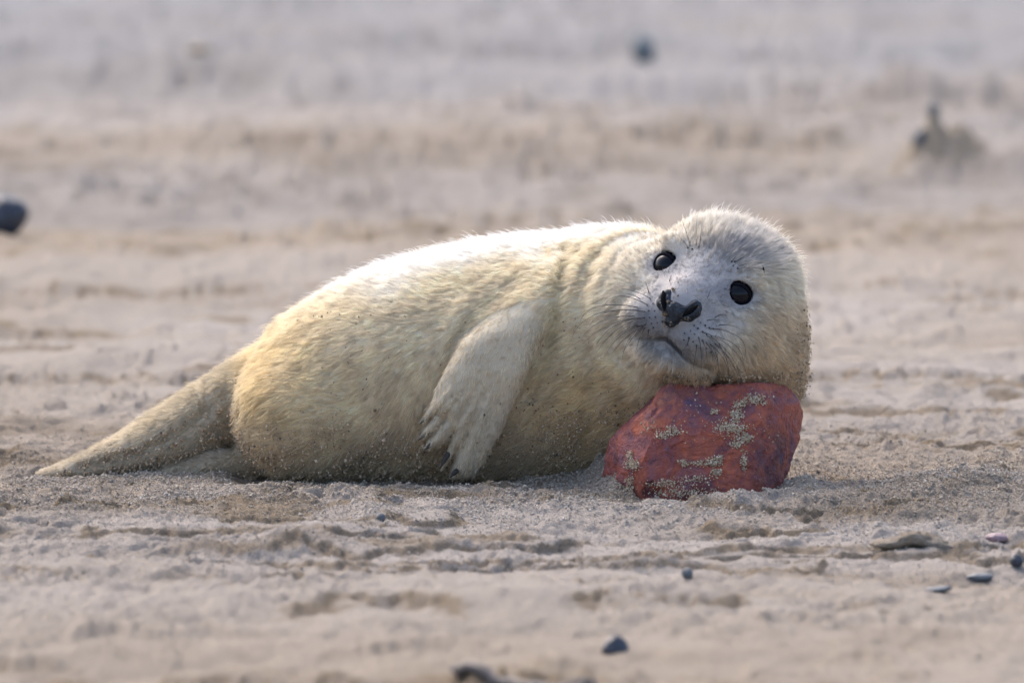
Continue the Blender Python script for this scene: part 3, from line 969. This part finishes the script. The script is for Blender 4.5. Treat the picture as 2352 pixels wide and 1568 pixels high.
wh_m, nt, b, out = new_mat('whisker_hair')
b.inputs['Base Color'].default_value = (.018, .018, .022, 1)
b.inputs['Roughness'].default_value = .4
ZW = lambda zx, zy: (1270 + .30 * zx, 451.6 + .30 * zy)
WH = [((750,780),(640,730),(525,705)), ((735,738),(722,690),(705,645)), ((670,785),(610,752),(545,740)), ((725,828),(520,760),(390,835)),
      ((650,845),(340,840),(205,970)), ((645,868),(400,890),(275,1000)), ((700,877),(330,900),(140,1090)), ((625,915),(380,950),(215,1090)),
      ((670,928),(440,980),(230,1120)), ((640,930),(450,1000),(325,1150)), ((700,925),(500,1010),(330,1195)), ((650,985),(540,1030),(440,1125)),
      ((685,985),(520,1060),(410,1200)), ((650,1020),(545,1090),(455,1200)), ((715,975),(590,1080),(530,1240)), ((690,1000),(610,1080),(545,1180)),
      ((735,1020),(722,1090),(720,1160)), ((705,1000),(665,1080),(640,1170)),
      ((1240,925),(1290,905),(1345,908)), ((1180,945),(1240,940),(1300,945)), ((1270,982),(1370,985),(1455,1025)), ((1225,1012),(1320,1020),(1390,1070)),
      ((1195,1005),(1430,1080),(1465,1250)), ((1145,1035),(1360,1150),(1480,1340)), ((1210,1070),(1340,1190),(1420,1330)), ((1240,1070),(1400,1140),(1460,1280)),
      ((1175,1055),(1310,1190),(1410,1350)), ((1240,1125),(1340,1220),(1400,1330)), ((1270,1130),(1330,1250),(1345,1390)), ((1205,1130),(1300,1230),(1340,1340)),
      ((1240,1185),(1262,1260),(1265,1350)), ((1145,1100),(1175,1190),(1180,1290)), ((1210,1185),(1222,1220),(1220,1260)), ((1115,1075),(1138,1200),(1135,1330)),
      ((1100,1135),(1090,1220),(1075,1310)), ((1175,1120),(1230,1200),(1260,1290)), ((1045,1080),(1015,1150),(965,1210)), ((1130,1155),(1135,1210),(1135,1260)),
      ((1035,395),(1000,340),(945,290)), ((1052,375),(1020,270),(980,165)), ((1098,370),(1097,250),(1105,135)), ((1118,390),(1132,300),(1140,215)),
      ((1370,500),(1400,460),(1440,425)), ((1395,500),(1510,430),(1625,360)), ((1425,530),(1560,495),(1690,498)), ((1415,552),(1500,543),(1590,550)),
      ((890,650),(900,622),(910,595)), ((1185,775),(1197,740),(1210,705))]
for k, (a_, m_, t_) in enumerate(WH):
    root, nr = on_seal(*ZW(*a_))
    if root is None:
        continue
    L = math.hypot(t_[0] - a_[0], t_[1] - a_[1]) * .3 * .00051
    y0 = root[1]
    out_ = min(.55 * L, .05)
    mid = at(*ZW(*m_), y0 - out_); tip = at(*ZW(*t_), y0 - out_ * .9)
    root_in = root - nr * .0005
    pl = []
    for i in range(11):
        t = i / 10
        ctrl = 2 * mid - .5 * root_in - .5 * tip
        pl.append((1 - t) ** 2 * root_in + 2 * t * (1 - t) * ctrl + t * t * tip)
    thick = .00050 if k < 38 else .00036
    V, F = tube(pl, [thick * (1 - .78 * (i / 10) ** 1.3) for i in range(11)], 5)
    mesh_np('whisker', V, F, wh_m, seal)
# dark follicle spots on the whisker pads
dots = [(770,820),(780,875),(735,875),(705,880),(785,922),(740,925),(705,928),(670,930),(800,965),(755,970),(712,975),(680,985),(650,990),(770,1000),(735,1018),
        (1130,965),(1080,985),(1165,988),(1195,1005),(1225,1012),(1110,1010),(1055,1028),(1145,1035),(1010,1045),(1085,1052),(1175,1055),(1210,1070),(1042,1080),
        (1115,1078),(1240,1070),(1145,1100),(1005,1095),(1075,1108),(1175,1118),(1098,1135),(1205,1130),(1240,1127),(1030,1130),(1130,1155),(1270,1130),(1175,1160),(1205,1185),
        (1035,395),(1068,405),(1098,370),(1118,390),(1052,378),(1368,500),(1392,500),(1380,530),(1415,552)]
DV, DF = [], []
base_v, base_f = uv_sphere(np.zeros(3), 1.0, 8, 5)
for k, d_ in enumerate(dots):
    root, nr = on_seal(*ZW(*d_))
    if root is None:
        continue
    rr = random.uniform(.0007, .0012)
    DV.append(base_v * np.array([rr, rr, rr]) + root + nr * .0011)
    DF.append(base_f + len(base_v) * (len(DV) - 1))
fo = mesh_np('whisker_follicles', np.concatenate(DV), np.concatenate(DF), wh_m, seal)
fo['kind'] = 'stuff'
# claws on the fore flipper
claw_m, nt, b, out = new_mat('claw_horn')
nt.links.new(n_ramp(nt, n_noise(nt, coords(nt), 200), [(.3, (.022, .020, .020)), (.7, (.075, .065, .055))]), b.inputs['Base Color'])
b.inputs['Roughness'].default_value = .6
b.inputs['Specular IOR Level'].default_value = .2
for (x0, y0, x1, y1) in ((990, 950, 964, 974), (992, 985, 960, 1012), (1006, 1008, 972, 1036), (1030, 1040, 1010, 1078), (1050, 1080, 1032, 1098)):
    p0, p1 = at(x0, y0, -.122), at(x1, y1, -.127)
    pm = (p0 + p1) / 2 + np.array([0, -.002, .0015])
    pl = [(1-t)**2*p0 + 2*t*(1-t)*pm + t*t*p1 for t in np.linspace(0, 1, 7)]
    V, F = tube(pl, [.0032, .0032, .003, .0026, .002, .0012, .0003], 7)
    mesh_np('claw', V, F, claw_m, seal)
# grains of sand caught in the coat
pk = RNG.choice(NF, 190000)
gp = pts[pk, 4] + fnm[pk] * .0008
zz = gp[:, 2]
nn1 = noise3(gp, 16, 71); nn2 = noise3(gp, 45, 72)
wt = (1 - sstep(.01, .105, zz + .035 * nn1)) * np.clip(.7 + 1.2 * nn2, .04, 1) * (1 - .9 * isfl[pk]) * (headw[pk] < .4) * (1 - sstep(.05, .4, fnm[pk, 2]))
flank_ = (zz > .07) & (zz < .20) & (headw[pk] < .3) & ~isfl[pk]
wt += flank_ * np.clip(.5 * noise3(gp, 11, 73) + .06, 0, .3) * .045 * (gp[:, 1] < .02)
tgx, tgy = pxpy(gp)
wt += .35 * np.exp(-((tgx - 1848) / 22) ** 2) * sstep(690, 780, tgy) * (gp[:, 0] > .25)
wt += .5 * np.exp(-((tgy - 868) / 9) ** 2) * (tgx > 1520) * (gp[:, 1] < -.1)
wt += .9 * np.exp(-((tgy - (1070 - np.maximum(tgx - 300, 0) * .40)) / 34) ** 2) * (tgx > 110) * (tgx < 535) * (nn2 > -.35) * (fnm[pk, 2] < .45)
kp = RNG.random(len(gp)) < np.clip(wt, 0, 1) * .75
gp = gp[kp] + RNG.normal(size=(kp.sum(), 3)) * .0006
extra = []
for (zx, zy, sp, cnt_) in ((870, 965, 16, 40), (850, 905, 12, 22), (1105, 862, 14, 26), (1010, 930, 14, 14), (885, 800, 10, 8), (950, 770, 12, 6), (930, 700, 26, 8)):
    for _ in range(cnt_):
        h_, n_ = on_seal(*ZW(zx + random.gauss(0, sp), zy + random.gauss(0, sp)))
        if h_ is not None:
            extra.append(h_ - CF * random.uniform(.0015, .005))
gp = np.concatenate([gp, np.array(extra)])
gr = (RNG.gamma(4.0, .00020, len(gp)) + .00030).astype(np.float32)
V, F = grain_mesh(gp.astype(np.float32), gr)
go = mesh_np('sand_dusting', V, F, MAT_GRAIN, seal, smooth=False, color=grain_tints(len(gp), .06) * np.array([1.12, 1.0, .84]) * np.repeat(np.where((gp[:, 2] > .09) & (gp[:, 0] < .24), .40, 1.0), 6)[:, None])
go['kind'] = 'stuff'

# ------------------------------------------------------------------ the red stone
PLANES = [(at(1500, 925, -.235), (-.75, -.62, .35), .000), (at(1800, 910, -.19), (.75, -.35, .55), .001),
          (at(1470, 1080, -.262), (-.7, -.7, -.1), .003), (at(1640, 905, -.222), (-.05, -.75, .62), .002),
          (at(1590, 1010, -.262), (-.12, -.98, .12), .0015), (at(1690, 960, -.25), (.18, -.95, .22), .0015)]
def rock_mesh(points, cuts, amp, seed, chips=()):
    bm = bmesh.new()
    for p_ in points:
        bm.verts.new(p_)
    r_ = bmesh.ops.convex_hull(bm, input=bm.verts)
    bmesh.ops.delete(bm, geom=list({g for g in r_['geom_interior'] + r_['geom_unused'] if isinstance(g, bmesh.types.BMVert)}), context='VERTS')
    bmesh.ops.bevel(bm, geom=list(bm.edges), offset=amp * .55, segments=1, profile=.6, affect='EDGES')
    bmesh.ops.triangulate(bm, faces=list(bm.faces))
    for _ in range(7):
        long_e = [e_ for e_ in bm.edges if e_.calc_length() > cuts]
        if not long_e:
            break
        bmesh.ops.subdivide_edges(bm, edges=long_e, cuts=1)
        bmesh.ops.triangulate(bm, faces=[f for f in bm.faces if len(f.verts) > 3])
    bm.normal_update()
    V_ = np.array([v_.co[:] for v_ in bm.verts]); Nn = np.array([v_.normal[:] for v_ in bm.verts])
    F_ = np.array([[v_.index for v_ in f.verts] for f in bm.faces]) if bm.verts.index_update() is None else None
    bm.free()
    for c, nn_, dep in PLANES:
        d_ = (V_ - np.asarray(c)) @ (np.asarray(nn_) / np.linalg.norm(nn_)) + dep
        V_ = V_ - np.maximum(d_, 0)[:, None] * (np.asarray(nn_) / np.linalg.norm(nn_))
    s = 1.0 / (amp * 10)
    def facet(fr, sd_):
        k = noise3(V_, fr, sd_)
        return np.floor(k * 4 + .5 * noise3(V_, fr * 3, sd_ + 1)) / 4
    d = amp * (.6 * noise3(V_, s * .9, seed) + 1.1 * facet(s * 1.0, seed + 1) + .5 * facet(s * 2.6, seed + 11) + .35 * noise3(V_, s * 4, seed + 3) + .16 * noise3(V_, s * 12, seed + 4))
    for c, rr, dep in chips:
        dd = np.linalg.norm(V_ - c, axis=1) / rr + .35 * noise3(V_, 1.6 / rr, seed + 7)
        d = d - dep * (1 - sstep(.75, 1.0, dd))
    return V_ + Nn * d[:, None], F_
ROCK = [(1540,880,-.205),(1700,884,-.222),(1790,882,-.21),(1826,908,-.175),(1842,945,-.15),(1836,1003,-.17),(1812,1082,-.20),(1774,1160,-.235),
        (1722,1020,-.266),(1706,1125,-.272),(1690,1190,-.262),(1520,1190,-.264),(1472,1160,-.258),(1440,1112,-.258),(1442,1030,-.262),
        (1462,980,-.258),(1548,955,-.259),(1402,1010,-.18),(1384,1090,-.16),
        (1545,872,-.05),(1780,872,-.05),(1838,950,-.05),(1775,1140,-.07),(1405,1110,-.04),(1420,1000,-.06),(1500,1200,-.22),(1740,1200,-.22),(1500,1190,-.06),(1730,1190,-.08)]
rp = [at(*p_) for p_ in ROCK]
V, F = rock_mesh(rp, .0044, .0026, 81, chips=[(at(1500,930,-.235), .018, .005), (at(1600,1040,-.262), .030, .003), (at(1720,1075,-.27), .012, .005), (at(1660,920,-.23), .03, .002), (at(1500,1130,-.26), .014, .005)])
rock_m, nt, b, out = new_mat('red_stone')
v = coords(nt)
c1 = n_ramp(nt, n_noise(nt, v, 19, 6, .66, 1.0), [(.36, (.075, .042, .065)), (.44, (.19, .085, .105)), (.49, (.22, .056, .045)), (.57, (.40, .115, .05)), (.66, (.17, .055, .055))])
c2 = n_ramp(nt, n_noise(nt, v, 75, 5, .7, .3), [(.36, (.11, .065, .10)), (.50, (.23, .072, .066)), (.66, (.38, .12, .07))])
c = n_mix(nt, .45, c1, c2)
pale = n_ramp(nt, n_noise(nt, v, 48, 6, .72), [(.62, (0, 0, 0)), (.76, (.45, .45, .45))])
c = n_mix(nt, pale, c, (.38, .25, .26))
dark = n_ramp(nt, n_noise(nt, v, 60, 5, .75, 1.2), [(.30, (1, 1, 1)), (.40, (0, 0, 0))])
c = n_mix(nt, dark, c, (.07, .035, .05))
spk = n_ramp(nt, n_noise(nt, v, 900, 2, .6), [(.66, (0, 0, 0)), (.72, (.7, .7, .7))])
spk = n_mix(nt, 1.0, spk, n_ramp(nt, n_noise(nt, v, 34, 3), [(.45, (0, 0, 0)), (.62, (1, 1, 1))]), 'MULTIPLY')
c = n_mix(nt, spk, c, (.48, .42, .36))
c = n_mix(nt, .10, c, (.19, .11, .10))
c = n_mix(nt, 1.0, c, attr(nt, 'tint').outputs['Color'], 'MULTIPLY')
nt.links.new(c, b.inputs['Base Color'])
b.inputs['Roughness'].default_value = .68
b.inputs['Specular IOR Level'].default_value = .3
hh = n_noise(nt, v, 180, 6, .7)
n_bump(nt, hh, .0030, 1.0, b.inputs['Normal'])
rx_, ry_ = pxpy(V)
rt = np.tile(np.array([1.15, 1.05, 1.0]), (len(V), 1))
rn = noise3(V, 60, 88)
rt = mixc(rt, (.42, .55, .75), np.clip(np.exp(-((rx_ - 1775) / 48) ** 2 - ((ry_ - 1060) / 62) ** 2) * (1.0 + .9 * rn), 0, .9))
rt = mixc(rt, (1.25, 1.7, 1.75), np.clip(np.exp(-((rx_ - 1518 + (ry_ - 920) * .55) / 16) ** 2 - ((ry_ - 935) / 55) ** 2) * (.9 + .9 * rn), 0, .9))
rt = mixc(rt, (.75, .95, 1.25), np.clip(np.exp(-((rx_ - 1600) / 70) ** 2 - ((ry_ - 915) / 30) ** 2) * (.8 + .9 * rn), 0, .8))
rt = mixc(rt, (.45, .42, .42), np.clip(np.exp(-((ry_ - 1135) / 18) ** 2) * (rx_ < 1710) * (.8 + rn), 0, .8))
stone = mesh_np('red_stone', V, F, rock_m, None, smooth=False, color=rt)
tag(stone, 'angular brick red stone with crusts of sand under the chin of the seal pup', 'stone')
rock_bvh = BVHTree.FromPolygons([Vector(v_) for v_ in V.tolist()], F.tolist())
CL = [(1735,918,30,13,150),(1700,930,16,8,60),(1692,952,16,14,130),(1680,982,34,16,260),(1710,1005,20,12,120),(1545,990,20,12,90),(1522,1002,14,6,60),
      (1455,1066,15,10,130),(1570,1063,12,9,60),(1640,1062,15,12,100),(1655,1052,8,8,40),(1608,1065,26,8,60),(1640,945,9,6,30),(1448,1050,8,16,70),(1450,1110,10,20,80),
      (1530,1110,40,10,110),(1600,1100,40,12,60),(1645,1085,14,8,60),(1708,1060,8,24,70),(1690,1020,16,8,60),(1500,985,20,20,16),(1600,960,90,60,26),(1760,1000,40,60,12),(1570,1130,80,14,160)]
gpos = []
for (px, py, sx, sy, cnt_) in CL:
    for _ in range(int(cnt_ * 2.2)):
        h_, n_, _, _ = rock_bvh.ray_cast(Vector(CP), Vector(ray(px + random.gauss(0, sx * .5), py + random.gauss(0, sy * .5))))
        if h_:
            gpos.append(np.array(h_) + np.array(n_) * random.uniform(0, .0034))
gpos = np.array(gpos)
gr = RNG.gamma(3.0, .00018, len(gpos)) + .00022
V, F = grain_mesh(gpos.astype(np.float32), gr.astype(np.float32))
cr_ = mesh_np('sand_crust', V, F, MAT_GRAIN, stone, smooth=False, color=grain_tints(len(gpos), .02) * np.array([1.25, 1.18, 1.05]))
cr_['kind'] = 'stuff'

# ------------------------------------------------------------------ pebbles, clods and driftwood on the beach
def pebble_mat(name, c0, c1, rough=.6):
    m, nt, b, out = new_mat(name)
    v = coords(nt)
    nt.links.new(n_ramp(nt, n_noise(nt, v, 55, 5, .65), [(.35, c0), (.65, c1)]), b.inputs['Base Color'])
    b.inputs['Roughness'].default_value = rough
    n_bump(nt, n_noise(nt, v, 200, 4), .001, .5, b.inputs['Normal'])
    return m
def lump(name, px, py, w_, d_, h_, mat, seed, label=None, cat=None, group=None, sink=.3, tilt=0, rough=.12, peak=0.0, base_z=None, parent=None):
    """a worn lump, w_ x d_ x h_ metres, its foot at the picture point (px, py)"""
    g = ground_hit(px, py)
    z0 = float(height(np.array([g[0]]), np.array([g[1]]))[0]) if base_z is None else base_z
    V_, F_ = uv_sphere(np.zeros(3), 1.0, 36, 22)
    nn = .5 * noise3(V_, 1.3, seed) + .3 * noise3(V_, 2.9, seed + 1) + .15 * noise3(V_, 7, seed + 2) + .08 * noise3(V_, 15, seed + 3)
    fac = np.round(noise3(V_, 1.1, seed + 5) * 3) / 3
    V_ = V_ * (1 + rough * 1.6 * nn + rough * .6 * fac)[:, None]
    if peak:
        up_ = np.clip((V_[:, 2] + 1) / 2, 0, 1)
        V_[:, :2] *= (1 - peak * up_ ** 1.2)[:, None]
    V_ = V_ * np.array([w_ / 2, d_ / 2, h_ / 2 / (1 - sink / 2)])
    c_, s_ = math.cos(tilt), math.sin(tilt)
    V_ = V_ @ np.array([[c_, 0, s_], [0, 1, 0], [-s_, 0, c_]])
    o = mesh_np(name, V_ + np.array([0, 0, h_ / 2 * (1 - sink)]), F_, mat, None)
    o.location = (g[0], g[1], z0)
    return tag(o, label, cat, group)
M_DARK = pebble_mat('blue_black_stone', (.012, .015, .024), (.035, .042, .06), .45)
M_GREY = pebble_mat('grey_green_stone', (.09, .11, .115), (.19, .215, .215))
M_SLATE = pebble_mat('slate_stone', (.05, .06, .07), (.11, .125, .14))
M_MAUVE = pebble_mat('mauve_stone', (.16, .10, .12), (.27, .19, .20))
lump('beach_stone', 0, 533, .088, .07, .062, M_DARK, 101, 'blue black rounded stone cut off by the left edge of the picture', 'stone', tilt=.35)
lump('beach_stone', 1477, 140, .050, .045, .060, M_GREY, 111, 'blurred grey green stone standing alone in the far sand', 'stone', sink=.2)
lump('beach_stone', 1412, 1497, .036, .026, .017, M_DARK, 121, 'blurred dark pointed stone half buried in the near sand', 'stone', sink=.35, peak=.55, rough=.16)
lump('pebble', 2334, 1306, .014, .012, .012, M_DARK, 131, 'small dark pebble by the right edge of the picture', 'pebble')
lump('pebble', 2250, 1334, .028, .016, .007, M_SLATE, 141, 'flat slate pebble near the dark pebble at the right edge', 'pebble')
lump('pebble', 2155, 1358, .030, .014, .006, M_SLATE, 151, 'long thin slate pebble, leftmost of the dark ones at lower right', 'pebble', tilt=.12)
lump('pebble', 1580, 1328, .012, .010, .009, M_SLATE, 161, 'small grey pebble in the near sand below the red stone', 'pebble')
lump('pebble', 2290, 1242, .024, .018, .008, M_MAUVE, 171, 'small mauve pebble sunk in the sand right of the sand clod', 'pebble', sink=.6)
lump('pebble', 875, 1196, .009, .008, .009, M_SLATE, 181, 'tiny slate pebble on the sand ridge below the pup belly', 'pebble')
mound_m = sand_material('heaped_sand', moist=.22)
lump('sand_clod', 458, 122, .060, .05, .016, mound_m, 191, 'blurred clod of sand far off at upper left', 'sand clod', sink=.5)
def sand_heap():
    g = ground_hit(2172, 350)
    nr_, na_ = 40, 90
    rr_, aa_ = np.meshgrid(np.linspace(0, 1, nr_), np.linspace(0, 2 * math.pi, na_, endpoint=False), indexing='ij')
    x_ = rr_ * np.cos(aa_) * .120; y_ = rr_ * np.sin(aa_) * .11
    P3 = np.c_[x_.ravel(), y_.ravel(), np.zeros(x_.size)].astype(np.float32)
    n_ = noise3(P3, 26, 271) + .5 * noise3(P3, 60, 272) + .3 * noise3(P3, 140, 273)
    d1 = np.hypot((P3[:, 0] + .022) / .060, P3[:, 1] / .07); d2 = np.hypot((P3[:, 0] - .020) / .070, P3[:, 1] / .07)
    z_ = np.maximum(.086 * np.maximum(1 - d1, -.2), .062 * np.maximum(1 - d2 ** 1.2, -.2)) + .006 * n_ * (1 - .3 * rr_.ravel())
    z_ = z_ - .045 * sstep(.72, 1.0, rr_.ravel())
    P3[:, 2] = z_
    ii_ = np.arange(nr_ * na_).reshape(nr_, na_)
    F_ = np.stack([ii_[:-1], ii_[1:], np.roll(ii_[1:], -1, 1), np.roll(ii_[:-1], -1, 1)], -1).reshape(-1, 4)
    o = mesh_np('sand_mound', P3, F_, mound_m, None)
    o.location = (g[0], g[1], float(height(np.array([g[0]]), np.array([g[1]]))[0]) - .006)
    return tag(o, 'blurred heap of damp sand standing in the background at right', 'sand mound')
md = sand_heap()
gt = np.array(md.location)
def pebble_at(pos, w_, d_, h_, mat, seed, label, tilt=0):
    o = lump('pebble', 1176, 1100, w_, d_, h_, mat, seed, label, 'pebble', sink=0, tilt=tilt, base_z=0)
    o.location = pos
    return o
pebble_at(gt + np.array([-.023, -.006, .072]), .024, .02, .024, M_SLATE, 221, 'dark pebble perched on top of the blurred sand heap', .3)
pebble_at(gt + np.array([-.050, -.034, .016]), .022, .02, .036, M_SLATE, 231, 'dark pebble leaning on the left foot of the sand heap', -.5)
clod_m = sand_material('damp_clod', moist=.10)
def sand_slab():
    g = ground_hit(2095, 1252)
    V_, F_ = uv_sphere(np.zeros(3), 1.0, 120, 60)
    V_ = np.sign(V_) * np.abs(V_) ** np.array([.85, .85, .7])
    V_ = V_ * np.array([.045, .022, .007])
    t_ = (V_[:, 0] + .045) / .09
    V_[:, 2] = V_[:, 2] * (.45 + .75 * np.sin(np.clip(t_, 0, 1) * 2.6 + .2)) + .004 + .010 * np.exp(-((t_ - .55) / .28) ** 2) + .004 * (1 - t_)
    k = V_.astype(np.float32)
    V_ = V_ + (V_ / np.linalg.norm(V_, axis=1)[:, None]) * (.004 * noise3(k, 45, 261) + .0025 * noise3(k, 110, 262) + .0016 * noise3(k, 260, 263) + .0008 * noise3(k, 520, 264))[:, None]
    o = mesh_np('sand_clod', V_, F_, clod_m, None)
    o.location = (g[0], g[1], float(height(np.array([g[0]]), np.array([g[1]]))[0]) - .008)
    return tag(o, 'low crumbly slab of sand with a dark hollow under its left end', 'sand clod')
sand_slab()

# driftwood stick lying across the lower edge
wood_m, nt, b, out = new_mat('driftwood')
v = coords(nt)
mp = nt.nodes.new('ShaderNodeMapping'); mp.inputs['Scale'].default_value = (12, 120, 120)
nt.links.new(v, mp.inputs['Vector'])
nt.links.new(n_ramp(nt, n_noise(nt, mp.outputs[0], 1.0, 5, .6), [(.3, (.045, .045, .055)), (.6, (.13, .105, .085)), (.75, (.20, .14, .10))]), b.inputs['Base Color'])
b.inputs['Roughness'].default_value = .7
g0, g1 = ground_hit(1035, 1556), ground_at(1400, 1604)
pl, rr = [], []
for k in range(19):
    t = k / 18
    p_ = g0 * (1 - t) + g1 * t
    hz = float(height(np.array([p_[0]]), np.array([p_[1]]))[0])
    p_[2] = max(hz, 0) + .004 + .004 * math.sin(t * 5 + 1) * t + (.004 if k < 3 else 0)
    p_[1] += .006 * math.sin(t * 7)
    pl.append(p_); rr.append((.0065 - .002 * t) * (1 + .15 * math.sin(k * 1.9)) * (0.35 if k in (0, 18) else 1))
V, F = tube(pl, rr, 12)
V = np.concatenate([V, [pl[0]], [pl[-1]]])
nv = len(V)
caps = [[nv - 2, (i + 1) % 12, i, i] for i in range(12)] + [[nv - 1, 18 * 12 + i, 18 * 12 + (i + 1) % 12, 18 * 12 + (i + 1) % 12] for i in range(12)]
me = bpy.data.meshes.new('driftwood_stick')
me.from_pydata(V.tolist(), [], F.tolist() + [c_[:3] for c_ in caps])
for p_ in me.polygons: p_.use_smooth = True
me.materials.append(wood_m)
st = bpy.data.objects.new('driftwood_stick', me)
COL.objects.link(st)
tag(st, 'thin dark driftwood stick lying along the lower edge of the picture', 'stick')
